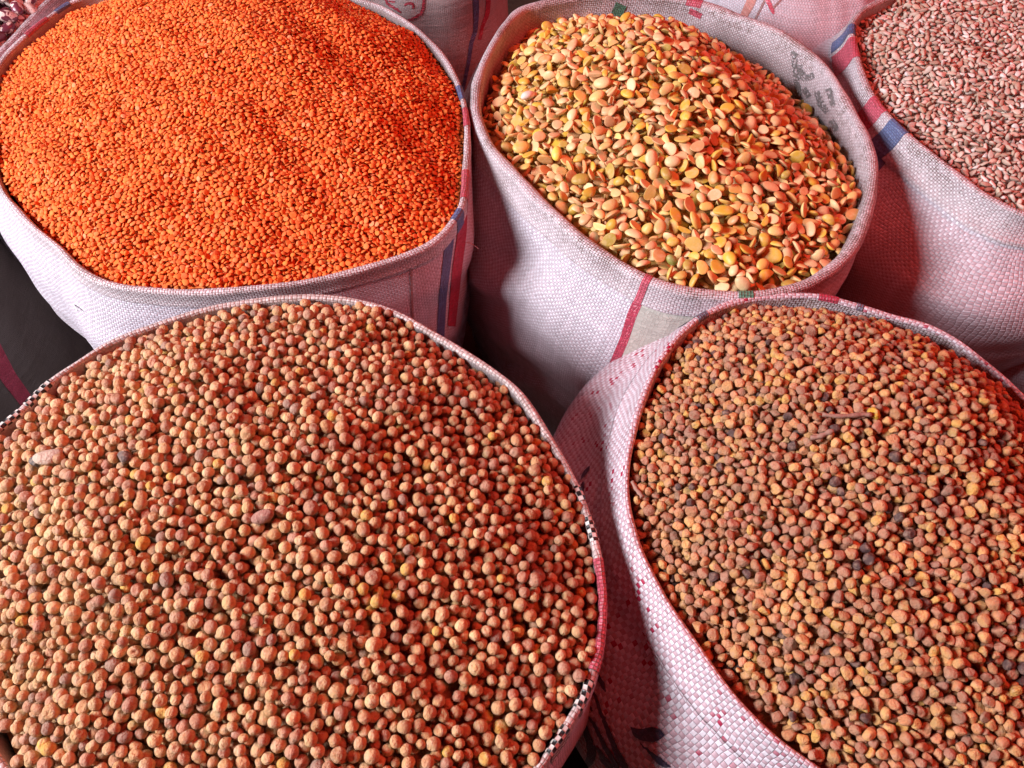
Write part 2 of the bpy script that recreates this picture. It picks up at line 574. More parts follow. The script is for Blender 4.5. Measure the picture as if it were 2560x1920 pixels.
# ------------------------------------------------------------------ the open sacks, mouths as they stand
LOOP_PEA = [(0, 1071), (47, 1035), (126, 953), (188, 912), (300, 846), (492, 780), (636, 754), (781, 746), (868, 751), (972, 778), (1070, 829), (1157, 882), (1267, 957),
            (1322, 1024), (1372, 1102), (1411, 1168), (1435, 1216), (1463, 1293), (1483, 1362), (1499, 1462), (1501, 1530), (1494, 1605), (1472, 1690), (1437, 1767), (1395, 1830), (1350, 1900),
            (1250, 2010), (1050, 2130), (750, 2200), (450, 2180), (200, 2080), (40, 1950), (-40, 1830), (-110, 1650), (-130, 1400), (-90, 1200)]
LOOP_LENTIL = [(0, 455), (29, 500), (83, 558), (145, 607), (195, 660), (245, 694), (312, 712), (400, 720), (521, 721), (666, 711), (810, 686), (926, 654), (1042, 615), (1095, 583), (1134, 535),
               (1152, 497), (1157, 437), (1162, 377), (1162, 316), (1157, 271), (1150, 241), (1138, 205), (1126, 178), (1105, 142), (1072, 105), (1030, 66), (990, 40), (945, 14), (900, 0),
               (820, -36), (700, -62), (560, -66), (430, -50), (320, -35), (230, -16), (169, 6), (139, 30), (102, 58), (72, 84), (48, 105), (24, 127), (4, 153), (-22, 215), (-34, 310), (-22, 400)]
LOOP_SPLIT = [(1352, 8), (1307, 22), (1277, 56), (1247, 99), (1226, 138), (1206, 187), (1198, 235), (1199, 271), (1211, 309), (1230, 349), (1258, 386), (1303, 432), (1352, 486), (1400, 530), (1470, 590), (1562, 651),
              (1621, 684), (1694, 707), (1793, 721), (1892, 723), (1991, 704), (2057, 671), (2116, 618), (2154, 541), (2174, 455), (2170, 383), (2146, 310), (2100, 231), (2047, 158), (1984, 106),
              (1925, 73), (1846, 38), (1786, 15), (1727, 1), (1650, -12), (1560, -16), (1470, -12), (1400, -3)]
LOOP_SMALL = [(1574, 1215), (1577, 1141), (1588, 1082), (1610, 1004), (1653, 908), (1712, 828), (1771, 784), (1852, 751), (1962, 739), (2050, 743), (2124, 762), (2219, 788), (2315, 814), (2389, 857),
              (2447, 902), (2506, 946), (2560, 996), (2620, 1048), (2700, 1125), (2800, 1270), (2860, 1450), (2870, 1680), (2820, 1880), (2700, 2030), (2520, 2090), (2320, 2060), (2150, 1980), (2036, 1906),
              (1962, 1855), (1888, 1789), (1815, 1708), (1741, 1605), (1682, 1516), (1638, 1436), (1602, 1362), (1580, 1288)]
LOOP_KERNEL = [(2137, 76), (2142, 51), (2154, 33), (2180, 14), (2213, -1), (2300, -45), (2450, -90), (2650, -110), (2850, -80), (2990, 0), (3060, 120), (3050, 260), (2980, 380), (2850, 480), (2700, 532),
               (2560, 526), (2519, 507), (2476, 487), (2418, 446), (2360, 403), (2317, 368), (2274, 331), (2239, 293), (2213, 264), (2190, 235), (2169, 198), (2156, 157), (2146, 118)]
LOOP_MOTTLED = [(-10, 60), (40, 10), (110, -60), (170, -130), (190, -220), (120, -300), (-60, -340), (-260, -320), (-420, -230), (-480, -100), (-440, 30), (-330, 120), (-200, 150), (-90, 130)]

sacks = {}


def open_sack(key, loop, label, mats, lz=0.13, **kw):
    s = Sack(px_loop(loop), **kw)
    root = empty('woven_sack', (float(s.C[0]), float(s.C[1]), 0.0))
    tag(root, label, 'sack', 'open sacks of pulses and seeds')
    s.build(root, *mats, lining_depth=lz)
    s.root = root
    sacks[key] = s
    return s


sp = open_sack('pea', LOOP_PEA, 'large open white sack of tan peas with black checked marks on its thin hem', (m_cloth, m_hem_thin, m_cloth_fine), roll=0.0030, cuff=0.022, flare=0.000, bulge=0.012, bdepth=0.2, taper=0.10, seed=1, lean=(-0.03, 0.0))
sl = open_sack('lentil', LOOP_LENTIL, 'open white sack of bright orange lentils with blue and red stripe down its side', (m_cloth, m_cloth_edge, m_cloth_fine), roll=0.0034, cuff=0.018, flare=0.000, bulge=0.020, bdepth=0.10, taper=0.36, seed=2, bdir=(-0.9, -0.2), lean=(0.02, 0.03))
ss = open_sack('split', LOOP_SPLIT, 'open white sack of yellow split beans with a soiled rolled hem and red stripe', (m_cloth, m_cloth_dirty, m_cloth_dirty), lz=0.17, roll=0.0060, cuff=0.026, flare=0.001, bulge=0.036, bdepth=0.12, taper=0.38, seed=3, bdir=(-0.55, 0.0), lean=(-0.06, 0.05), fold=0.008)
sb = open_sack('small', LOOP_SMALL, 'open white sack with red woven flecks and navy print, full of small brown peas', (m_cloth_fleck, m_cloth_fleck, m_cloth_dirty), roll=0.0032, step=0.0024, cuff=0.030, flare=0.004, bulge=0.062, bdepth=0.13, taper=0.34, seed=4, bdir=(-0.35, -0.1), fold=0.005)
sk = open_sack('kernel', LOOP_KERNEL, 'open white sack of pale pinkish kernels with red and blue stripes at its mouth', (m_cloth, m_cloth_dirty, m_cloth_fine), roll=0.0042, cuff=0.028, flare=0.002, bulge=0.055, bdepth=0.10, taper=0.38, seed=5, bdir=(-0.25, -0.3), lean=(0, 0.02))
sm = open_sack('mottled', LOOP_MOTTLED, 'open sack of speckled maroon and cream beans behind the orange lentils', (m_cloth, m_cloth_dirty, m_cloth_fine), roll=0.005, cuff=0.024, flare=0.001, bulge=0.02, bdepth=0.2, taper=0.1, seed=6, zoff=-0.02)


def cp(x0, y0, s, pts):
    """points measured on an enlarged view of the photo -> photo pixels."""
    return [(x0 + p[0] / s, y0 + p[1] / s, *(q / s for q in p[2:])) for p in pts]


# --- pea sack: coloured lengths of its hem
for a, b, mt, nm in [((1400, 1150), (1432, 1210), m_hem_thin, None), ((1434, 1214), (1452, 1262), m_checker, 'checked_mark'), ((1463, 1295), (1478, 1345), m_checker, 'checked_mark'),
                     ((1486, 1388), (1482, 1665), m_pink, 'pink_stripe'), ((1464, 1705), (1438, 1762), m_checker, 'checked_mark'), ((1412, 1806), (1366, 1874), m_checker, 'checked_mark'),
                     ((126, 953), (72, 1010), m_checker, 'checked_mark'), ((50, 1032), (-20, 1100), m_checker, 'checked_mark')]:
    if nm:
        sp.hem_patch(nm, a, b, mt, sp.root)
# --- lentil sack
for a, b, mt, nm in [((115, 47), (62, 93), m_pink, 'red_stripe'), ((172, 2), (140, 30), m_blue, 'blue_stripe'), ((1143, 215), (1151, 244), m_blue, 'blue_stripe'), ((1156, 268), (1162, 312), m_pink, 'red_stripe'),
                     ((1153, 490), (1160, 420), m_pink, 'red_stripe'), ((1128, 545), (1140, 522), m_blue, 'blue_stripe')]:
    sl.hem_patch(nm, a, b, mt, sl.root)
ribbon('blue_stripe', cp(980, 480, 2.267, [(330, 150, 46), (325, 250, 50), (305, 430, 46), (285, 600, 42), (275, 780, 42), (270, 900, 40)]), sl.bvh['body'], m_blue, sl.root)
ribbon('red_stripe', cp(980, 480, 2.267, [(402, 130, 44), (392, 250, 52), (368, 420, 54), (350, 600, 50), (335, 760, 44)]), sl.bvh['body'], m_red, sl.root)
ribbon('brown_line', cp(980, 480, 2.267, [(106, 345, 13), (108, 480, 13), (113, 620, 12), (118, 760, 12)]), sl.bvh['body'], m_brownline, sl.root)
# --- split bean sack
red = cp(1100, 600, 3.017, [(1555, 330), (1530, 390), (1450, 560), (1390, 750), (1305, 950), (1220, 1090), (1130, 1250), (1060, 1420)])
wid = [27, 26, 24, 22, 22, 22, 20, 18]
ribbon('red_stripe', [(x, y, w) for (x, y), w in zip(red, wid)], ss.bvh['body'], m_red, ss.root)
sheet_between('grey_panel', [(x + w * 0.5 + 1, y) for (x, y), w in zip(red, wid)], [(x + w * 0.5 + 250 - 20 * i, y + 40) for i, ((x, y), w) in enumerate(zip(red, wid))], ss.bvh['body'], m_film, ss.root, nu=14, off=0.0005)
ss.hem_patch('red_stripe', (1610, 678), (1640, 690), m_pink, ss.root)
ss.hem_patch('green_stripe', (1843, 722), (1872, 723), m_green, ss.root)
ss.hem_patch('green_stripe', (1530, -15), (1560, -16), m_green, ss.root)
ss.hem_patch('red_stripe', (1722, 0), (1760, 8), m_pink, ss.root)
ribbon('green_stripe', [(1556, 4, 30), (1548, 22, 28), (1540, 40, 28)], ss.bvh['lining'], m_green, ss.root)
ribbon('red_stripe', [(1745, 20, 34), (1735, 40, 32)], ss.bvh['lining'], m_pink, ss.root)
for pts in [[(735, 560, 55), (745, 700, 60), (770, 860, 60), (790, 1040, 70)], [(700, 520, 50), (860, 610, 70), (960, 700, 60), (1020, 790, 40)], [(780, 640, 60), (830, 790, 70), (930, 740, 60)],
            [(830, 870, 60), (880, 960, 60)], [(960, 900, 50), (990, 1010, 80), (1060, 1110, 50)], [(1060, 850, 50), (1100, 960, 60), (1120, 1050, 40)], [(950, 1160, 60), (1040, 1290, 70), (1150, 1400, 70)], [(1100, 1190, 60), (1160, 1290, 60)]]:
    ribbon('show_through_print', cp(1800, 0, 3.951, pts), ss.bvh['lining'], m_greyink, ss.root)
# --- small pea sack: navy drawing
for nm, mt, x0, y0, s, pts in [
    ('navy_print', m_navy, 1300, 1600, 3.687, [(545, 600, 25), (585, 740, 42), (620, 850, 50), (650, 950, 62), (672, 1040, 85), (640, 1130, 75), (560, 1165, 45), (480, 1140, 32), (400, 1080, 26), (320, 1010, 18)]),
    ('navy_print', m_navy, 1300, 1600, 3.687, [(685, 262, 8), (730, 340, 40), (770, 420, 42), (792, 480, 6)]),
    ('navy_print', m_navy, 1300, 1600, 3.687, [(650, 420, 15), (700, 520, 28), (740, 640, 32), (780, 740, 36), (840, 900, 46), (880, 990, 52), (930, 1100, 64), (985, 1200, 60)]),
    ('navy_print', m_navy, 1300, 1600, 3.687, [(575, 560, 14), (640, 595, 34), (668, 655, 12)]),
    ('navy_print', m_navy, 1300, 1600, 3.687, [(600, 660, 14), (680, 760, 30), (740, 880, 34), (790, 990, 40), (860, 1100, 42), (910, 1200, 42)]),
    ('navy_print', m_navy, 1300, 1600, 3.687, [(690, 970, 10), (740, 1030, 34), (775, 1110, 66), (860, 1180, 50)]),
    ('navy_print', m_navy, 1300, 1600, 3.687, [(250, 1090, 20), (300, 1140, 40), (380, 1190, 40)]),
    ('leaf_print', m_navy, 1300, 1600, 3.687, [(1022, 800, 4), (1080, 850, 85), (1150, 875, 120), (1230, 865, 140), (1290, 870, 100), (1330, 880, 16)]),
    ('leaf_print', m_navy, 1300, 1600, 3.687, [(1110, 940, 8), (1200, 1030, 26), (1270, 1100, 60), (1340, 1150, 50), (1395, 1165, 5)]),
    ('red_print', m_redink, 1300, 1600, 3.687, [(445, 760, 16), (490, 795, 50), (555, 865, 5)]),
    ('red_print', m_redink, 1300, 1600, 3.687, [(320, 980, 10), (360, 1030, 24), (400, 1060, 5)]),
    ('navy_print', m_navy, 1400, 1080, 5.925, [(440, 505, 10), (395, 580, 60), (350, 650, 44), (318, 700, 10)]),
    ('navy_print', m_navy, 1400, 1080, 5.925, [(355, 740, 20), (335, 810, 60), (325, 880, 50), (312, 950, 20)]),
]:
    ribbon(nm, cp(x0, y0, s, pts), sb.bvh['body'], mt, sb.root, rough=1.0, step=4)
m_dimblue = weave_mat('faded_blue_stripe', (0.17, 0.18, 0.26), (0.14, 0.14, 0.2), dirt=0.7)
sb.hem_patch('red_stripe', (2052, 743), (2092, 753), m_red, sb.root)
sb.hem_patch('blue_stripe', (1745, 802), (1775, 783), m_dimblue, sb.root)
sb.hem_patch('blue_stripe', (2135, 765), (2160, 772), m_dimblue, sb.root)
# --- kernel sack
sk.hem_patch('red_stripe', (2137, 92), (2150, 138), m_pink, sk.root)
sk.hem_patch('blue_stripe', (2138, 58), (2138, 82), m_blue, sk.root)
sk.hem_patch('red_stripe', (2192, 240), (2222, 274), m_pink, sk.root)
sk.hem_patch('blue_stripe', (2243, 296), (2270, 327), m_blue, sk.root)
for nm, mt, pts in [('red_stripe', m_red, [(2196, 300, 52), (2180, 330, 50), (2120, 400, 50), (2050, 480, 50)]), ('blue_stripe', m_blue, [(2236, 350, 30), (2215, 378, 34), (2190, 410, 36), (2150, 450, 36), (2090, 520, 36)]),
                    ('red_stripe', m_red, [(2128, 160, 40), (2110, 190, 40), (2080, 230, 36)]), ('blue_stripe', m_blue, [(2126, 88, 16), (2108, 108, 16), (2085, 140, 14)])]:
    ribbon(nm, pts, sk.bvh['body'], mt, sk.root)


# ------------------------------------------------------------------ closed sacks standing round them
def closed_sack(label, cx, cy, rx, ry, rot, top, mat, seed, bulge=0.03, squash=2.6):
    root = empty('woven_sack', (cx, cy, 0))
    tag(root, label, 'sack', 'closed sacks behind')
    n, rows = 120, 60
    th = np.linspace(0, 2 * math.pi, n + 1)
    ct, st = np.cos(th), np.sin(th)
    rr = (np.abs(ct) ** squash + np.abs(st) ** squash) ** (-1 / squash)
    X0, Y0 = rr * ct * rx, rr * st * ry
    cr, sr = math.cos(rot), math.sin(rot)
    V = []
    zs = np.concatenate([np.linspace(0.003, top - 0.12, 40), top - 0.12 + 0.12 * np.sin(np.linspace(0, math.pi / 2, rows - 39))[1:]])
    for z in zs:
        t = z / top
        k = 0.9 + 0.1 * math.sin(math.pi * min(1, t * 1.2))
        if z > top - 0.12:
            q = (z - (top - 0.12)) / 0.12
            k *= math.sqrt(max(0.0, 1 - q * q)) * 0.86 + 0.14
        for i in range(n + 1):
            a = i % n
            w = 0.010 * fnoise(ct[a] * 1.2, st[a] * 1.2, z * 14 + fnoise(ct[a], st[a], 0, seed), seed) + 0.006 * fnoise(ct[a] * 4, st[a] * 4, z * 10, seed + 3)
            x, y = X0[a] * k + ct[a] * w, Y0[a] * k + st[a] * w
            V.append((cx + cr * x - sr * y, cy + sr * x + cr * y, z))
    V = np.array(V)
    rows = len(zs)
    idx = np.arange(rows * (n + 1)).reshape(rows, n + 1)
    Fc = np.stack([idx[:-1, :-1], idx[:-1, 1:], idx[1:, 1:], idx[1:, :-1]], -1).reshape(-1, 4)
    per = 2 * math.pi * 0.5 * (rx + ry)
    uvv = np.stack(np.broadcast_arrays((th / (2 * math.pi) * per)[None, :], (top + 0.1 - zs)[:, None]), -1).reshape(-1, 2)
    link('body', mesh_from('body', V, Fc, mat, uv=uvv[Fc.ravel()]), root)
    # gathered and tied neck on top
    nv, rows2 = [], 7
    for j in range(rows2):
        t = j / (rows2 - 1)
        rad = 0.030 + 0.03 * (t - 0.35) ** 2 * 2.2
        for i in range(40):
            a = 2 * math.pi * i / 40
            r2 = rad * (1 + 0.22 * math.sin(a * 7 + seed) * (0.4 + t))
            nv.append((cx + r2 * math.cos(a), cy + r2 * math.sin(a), top - 0.02 + 0.09 * t))
    ni = np.arange(rows2 * 40).reshape(rows2, 40)
    nf = np.stack([ni[:-1], np.roll(ni, -1, 1)[:-1], np.roll(ni, -1, 1)[1:], ni[1:]], -1).reshape(-1, 4)
    nuv = np.array(nv)[:, :2] * 1.0
    link('gathered_neck', mesh_from('gathered_neck', np.array(nv), nf, mat, uv=nuv[nf.ravel()]), root)
    bv = (BVHTree.FromPolygons([Vector(p) for p in V], [tuple(int(q) for q in f) for f in Fc]), V, Fc, uvv)
    return root, bv


pt = at_z(-30, 720, 0.45)
lroot, lbv = closed_sack('grey-brown sack, its cloth coloured dark for shade, with a dark red stripe at left beside the lentil sack', float(pt[0]) - 0.20, float(pt[1]) + 0.02, 0.20, 0.19, 0.2, 0.56, m_cloth_shade, 11)
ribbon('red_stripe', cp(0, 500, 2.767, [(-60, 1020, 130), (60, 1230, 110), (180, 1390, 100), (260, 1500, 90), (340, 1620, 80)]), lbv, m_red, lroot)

pt = at_z(1060, 40, 0.62)
broot, bbv = closed_sack('tall pinkish sack with blue stripe and red stamp behind the lentil sack', float(pt[0]) - 0.075, float(pt[1]) + 0.15, 0.20, 0.14, -0.12, 0.98, m_cloth_fine, 12)
ribbon('blue_stripe', cp(860, 0, 5.027, [(1650, -300, 75), (1655, 0, 75), (1660, 150, 70), (1650, 400, 55), (1600, 520, 50), (1570, 750, 45), (1510, 1050, 42), (1450, 1300, 40)]), bbv, m_blue, broot)
ribbon('red_stripe', cp(860, 0, 5.027, [(1815, -300, 60), (1812, 0, 60), (1800, 180, 56), (1745, 300, 45), (1700, 500, 42)]), bbv, m_red, broot)
for pts in [[(1000, -40, 30), (1000, 90, 36), (965, 170, 36), (890, 222, 36), (800, 248, 24)], [(520, -10, 24), (560, 60, 34), (660, 120, 34), (720, 150, 20)], [(760, 70, 24), (830, 20, 36), (880, 60, 30), (860, 110, 20)], [(560, 10, 20), (640, 30, 24)], [(600, 130, 14), (650, 190, 20)]]:
    ribbon('red_stamp', cp(860, 0, 5.027, pts), bbv, m_redink, broot, rough=1.0, step=4)

pt = at_z(2010, 70, 0.66)
rroot, rbv = closed_sack('bright white sack with fine red lines between the split beans and pale kernels', float(pt[0]) + 0.01, float(pt[1]) + 0.10, 0.145, 0.15, 0.1, 0.72, m_cloth, 13)
for nm, mt, pts in [('red_line', m_pink, [(440, -40, 40), (480, 20, 45), (515, 100, 40), (530, 140, 20)]), ('red_line', m_brownline, [(445, 0, 22), (400, 90, 22), (350, 190, 22)]), ('red_line', m_brownline, [(620, -20, 18), (560, 40, 22), (525, 80, 20)]),
                    ('red_panel', weave_mat('faded_red_cloth', (0.66, 0.30, 0.26), (0.6, 0.25, 0.22), dirt=0.2), [(330, -40, 90), (300, 40, 90), (250, 130, 80), (220, 200, 60)])]:
    ribbon(nm, cp(1800, 0, 3.951, pts), rbv, mt, rroot)

pt = at_z(2512, 935, 0.50)
croot, cbv = closed_sack('sliver of pink lit sack at right edge behind the small brown peas', float(pt[0]) + 0.15, float(pt[1]) + 0.03, 0.17, 0.15, 0.0, 0.64, m_cloth, 14)

# ------------------------------------------------------------------ grain shapes
def ico(sub):
    import bmesh
    bm = bmesh.new()
    bmesh.ops.create_icosphere(bm, subdivisions=sub, radius=1.0)
    v = np.array([x.co for x in bm.verts])
    bm.faces.ensure_lookup_table()
    f = np.array([[q.index for q in x.verts] for x in bm.faces])
    bm.free()
    return v, f


ICO = {1: ico(1), 2: ico(2), 3: ico(3)}


def dents(v, r, n, lo, hi, wlo, whi):
    u = v / np.linalg.norm(v, axis=1)[:, None]
    s = np.ones(len(v))
    for _ in range(n):
        c = r.normal(size=3)
        c /= np.linalg.norm(c)
        d = np.arccos(np.clip(u @ c, -1, 1))
        s -= r.uniform(lo, hi) * np.exp(-(d / r.uniform(wlo, whi)) ** 2)
    return v * s[:, None]


def shape_pea(seed, lod):
    r = np.random.default_rng(seed)
    v, f = ICO[lod]
    v = dents(v, r, 3 + seed % 3, 0.12, 0.34, 0.24, 0.44)
    v = dents(v, r, 9, -0.04, 0.05, 0.25, 0.6)
    return v * np.array([1.0, r.uniform(0.9, 1.0), r.uniform(0.84, 0.98)]), f


def shape_small(seed, lod):
    r = np.random.default_rng(seed)
    v, f = ICO[lod]
    v = v.copy()
    for _ in range(7):
        c = r.normal(size=3)
        c /= np.linalg.norm(c)
        d = v @ c
        lim = r.uniform(0.58, 0.84)
        v -= np.outer(np.clip(d - lim, 0, None) * 0.86, c)
    v = dents(v, r, 6, -0.05, 0.09, 0.25, 0.5)
    return v * 1.14 * np.array([1.0, r.uniform(0.86, 1.0), r.uniform(0.74, 0.94)]), f


def shape_lentil(seed, lod):
    r = np.random.default_rng(seed)
    v, f = ICO[lod]
    v = v.copy()
    rad = np.linalg.norm(v[:, :2], axis=1)
    z = np.where(v[:, 2] > 0, v[:, 2], v[:, 2] * r.uniform(0.12, 0.8))
    an = np.arctan2(v[:, 1], v[:, 0])
    k = 1 + 0.05 * np.cos(2 * an + r.uniform(0, 6)) + 0.03 * np.cos(3 * an + r.uniform(0, 6))
    v = np.column_stack([v[:, 0] * k, v[:, 1] * k, z])
    if seed % 7 == 3:
        c = np.array([1.0, 0, 0])
        v -= np.outer(np.clip(v @ c - r.uniform(0.2, 0.6), 0, None) * 0.92, c)
    return v, f


def shape_split(seed, lod):
    r = np.random.default_rng(seed)
    v, f = ICO[lod]
    v = v.copy()
    x, y, z = v.T
    kid = r.uniform(-0.1, 0.28)
    y = y * (1 + 0.08 * x) + kid * (x * x - 0.4) * np.sign(0.5 + (seed % 3))
    z = np.where(z > 0, z ** 1.0, z * r.uniform(0.02, 0.35))
    z = z + 0.16 * x * x * r.uniform(-0.6, 1.0)
    v = np.column_stack([x, y, z])
    if seed % 4 == 1:
        a = r.uniform(0, 6.28)
        c = np.array([math.cos(a), math.sin(a), r.uniform(-0.3, 0.3)])
        v -= np.outer(np.clip(v @ c - r.uniform(0.05, 0.55), 0, None) * 0.95, c)
    v = dents(v + np.array([0, 0, 1e-4]), r, 5, -0.06, 0.10, 0.25, 0.5)
    return v, f


def shape_kernel(seed, lod):
    r = np.random.default_rng(seed)
    v, f = ICO[lod]
    v = v.copy()
    x = v[:, 0]
    k = (1 - 0.42 * x - 0.12 * x * x) * (0.92 if seed % 2 else 1.0)
    v[:, 1] *= k
    v[:, 2] *= k
    v[:, 2] = np.where(v[:, 2] < 0, v[:, 2] * 0.55, v[:, 2])
    for _ in range(3):
        c = r.normal(size=3) * np.array([0.3, 1, 1])
        c /= np.linalg.norm(c)
        v -= np.outer(np.clip(v @ c - r.uniform(0.5, 0.8), 0, None) * 0.8, c)
    return v, f


def shape_bean(seed, lod):
    r = np.random.default_rng(seed)
    v, f = ICO[lod]
    x, y, z = v.T
    y = y - 0.22 * (1 - x * x) * (y < 0) * -0.6 + 0.14 * x * x
    return np.column_stack([x, y, z]), f


def jit(c, s, r):
    c = np.array(c) * (1 + r.normal(0, s)) * (1 + r.normal(0, s * 0.35, 3))
    return np.clip(c, 0.01, 0.95)


KINDS = {
    'pea': dict(shape=shape_pea, r=(0.0042, 0.0042, 0.0040), sv=0.11, tilt=9.0, depth=0.0155, res=0.0007,
                cols=[((0.64, 0.36, 0.175), 8), ((0.59, 0.30, 0.155), 6), ((0.68, 0.42, 0.21), 5), ((0.51, 0.25, 0.15), 4), ((0.43, 0.24, 0.18), 2), ((0.66, 0.37, 0.10), 0.8), ((0.30, 0.25, 0.10), 0.4), ((0.13, 0.08, 0.07), 0.6)]),
    'small': dict(shape=shape_small, r=(0.0036, 0.0035, 0.0032), sv=0.12, tilt=9.0, depth=0.0135, res=0.0006,
                  cols=[((0.62, 0.30, 0.13), 8), ((0.56, 0.255, 0.125), 6), ((0.66, 0.345, 0.135), 4), ((0.47, 0.215, 0.13), 3), ((0.66, 0.36, 0.10), 1), ((0.36, 0.17, 0.115), 1), ((0.12, 0.07, 0.06), 0.15)]),
    'lentil': dict(shape=shape_lentil, r=(0.00255, 0.00255, 0.00115), sv=0.09, tilt=0.42, depth=0.0056, res=0.0005,
                   cols=[((0.82, 0.165, 0.03), 8), ((0.84, 0.20, 0.036), 5), ((0.78, 0.14, 0.03), 5), ((0.84, 0.22, 0.06), 3), ((0.86, 0.28, 0.12), 0.5), ((0.80, 0.25, 0.03), 0.5)]),
    'split': dict(shape=shape_split, r=(0.0069, 0.0052, 0.0034), sv=0.16, tilt=0.6, depth=0.0185, res=0.0008,
                  cols=[((0.74, 0.43, 0.11), 8), ((0.78, 0.48, 0.17), 6), ((0.72, 0.40, 0.19), 6), ((0.80, 0.51, 0.26), 4), ((0.70, 0.40, 0.05), 3), ((0.66, 0.29, 0.10), 2.5), ((0.50, 0.33, 0.06), 0.5)]),
    'kernel': dict(shape=shape_kernel, r=(0.0046, 0.0027, 0.0024), sv=0.15, tilt=0.7, depth=0.011, res=0.0006,
                   cols=[((0.64, 0.47, 0.39), 8), ((0.56, 0.39, 0.31), 6), ((0.70, 0.56, 0.49), 4), ((0.44, 0.28, 0.20), 5), ((0.78, 0.70, 0.66), 2), ((0.10, 0.07, 0.06), 0.15)]),
    'mottled': dict(shape=shape_bean, r=(0.0105, 0.0074, 0.0060), sv=0.10, tilt=0.6, depth=0.030, res=0.001,
                    cols=[((0.75, 0.60, 0.52), 1)]),
}
NPOOL = 36
for k, K in KINDS.items():
    r = np.random.default_rng(len(k) * 101)
    w = np.array([c[1] for c in K['cols']], float)
    w /= w.sum()
    order = r.choice(len(w), size=NPOOL, p=w)
    K['pool'] = [dict(seed=i * 13 + len(k), col=jit(K['cols'][order[i]][0], 0.07, r)) for i in range(NPOOL)]

mats = {
    'pea': grain_mat('dried_pea_skin', 0.58, 0.7, 620, (0.62, 0.42, 0.31), 0.45, 0.22, 1.0),
    'small': grain_mat('small_brown_pea_skin', 0.64, 0.75, 700, (0.54, 0.33, 0.24), 0.45, 0.2, 0.9),
    'lentil': grain_mat('orange_lentil_flesh', 0.7, 0.22, 900, (0.88, 0.32, 0.15), 0.25, 0.16, 0.15),
    'split': grain_mat('split_bean_flesh', 0.45, 0.22, 500, (0.86, 0.60, 0.38), 0.30, 0.35, 0.15),
    'kernel': grain_mat('pale_kernel_husk', 0.45, 0.3, 900, (0.80, 0.58, 0.50), 0.3, 0.35, 0.25),
}


def bean_material():
    s = NT('speckled_bean_skin')
    tc = s.n('ShaderNodeTexCoord')
    at = s.n('ShaderNodeAttribute', attribute_name='tint')
    p = tc.outputs['Object']
    big = s.noise(p, 95, 2, 0.5)
    mask = s.ramp(s.m('ADD', big, s.m('MULTIPLY', s.m('SUBTRACT', at.outputs['Fac'], 0.5), 0.55)), 0.56, 0.59)
    sp_ = s.ramp(s.noise(p, 520, 2, 0.5), 0.62, 0.66)
    c = s.mix(mask, (0.82, 0.66, 0.60), (0.17, 0.035, 0.06))
    c = s.mix(s.m('MULTIPLY', sp_, s.m('SUBTRACT', 1.0, mask)), c, (0.07, 0.02, 0.03))
    s.put(s.bsdf.inputs['Base Color'], c)
    s.bsdf.inputs['Roughness'].default_value = 0.32
    return s.mat


mats['mottled'] = bean_material()


# ------------------------------------------------------------------ heaps
def polar_target(s, peak_px, peak, p, edges, edge_default, noise_amp=0.004):
    """height of the heap over the mouth plane; edges: [(photo px, height)] heights where the heap meets the sack wall."""
    pk = at_z(*peak_px)[:2]
    L = s.L
    ang = np.arctan2(L[:, 1] - pk[1], L[:, 0] - pk[0])
    rad = np.hypot(L[:, 0] - pk[0], L[:, 1] - pk[1])
    o = np.argsort(ang)
    ang, rad = ang[o], rad[o]
    if edges:
        ea = [(math.atan2(*(at_z(*q)[:2] - pk)[::-1]), h) for q, h in edges]
        ea.sort()
        eang = np.array([a for a, _ in ea])
        eh = np.array([h for _, h in ea])
    else:
        eang, eh = np.array([0.0]), np.array([edge_default])

    def T(X, Y):
        a = np.arctan2(Y - pk[1], X - pk[0])
        r = np.hypot(X - pk[0], Y - pk[1])
        R = np.interp(a, ang, rad, period=2 * math.pi)
        e = np.interp(a, eang, eh, period=2 * math.pi)
        q = np.clip(r / R, 0, 1.05)
        z = e + (peak - e) * (1 - q ** p)
        z = z + noise_amp * (np.sin(X * 41 + 1.3 * np.sin(Y * 33)) + np.sin(Y * 47 + 1.7 * np.sin(X * 29)) + 0.6 * np.sin(X * 90 + Y * 70)) * 0.5
        return z + s.z0
    return T


def rotmats(axis_z, tilt, spin, tdir):
    """rotation with local z on axis_z, tilted by tilt, spun about itself."""
    z = Vector(axis_z).normalized()
    q = Vector((0, 0, 1)).rotation_difference(z)
    t = Quaternion((math.cos(tdir), math.sin(tdir), 0), tilt)
    sp_ = Quaternion((0, 0, 1), spin)
    return q @ t @ sp_


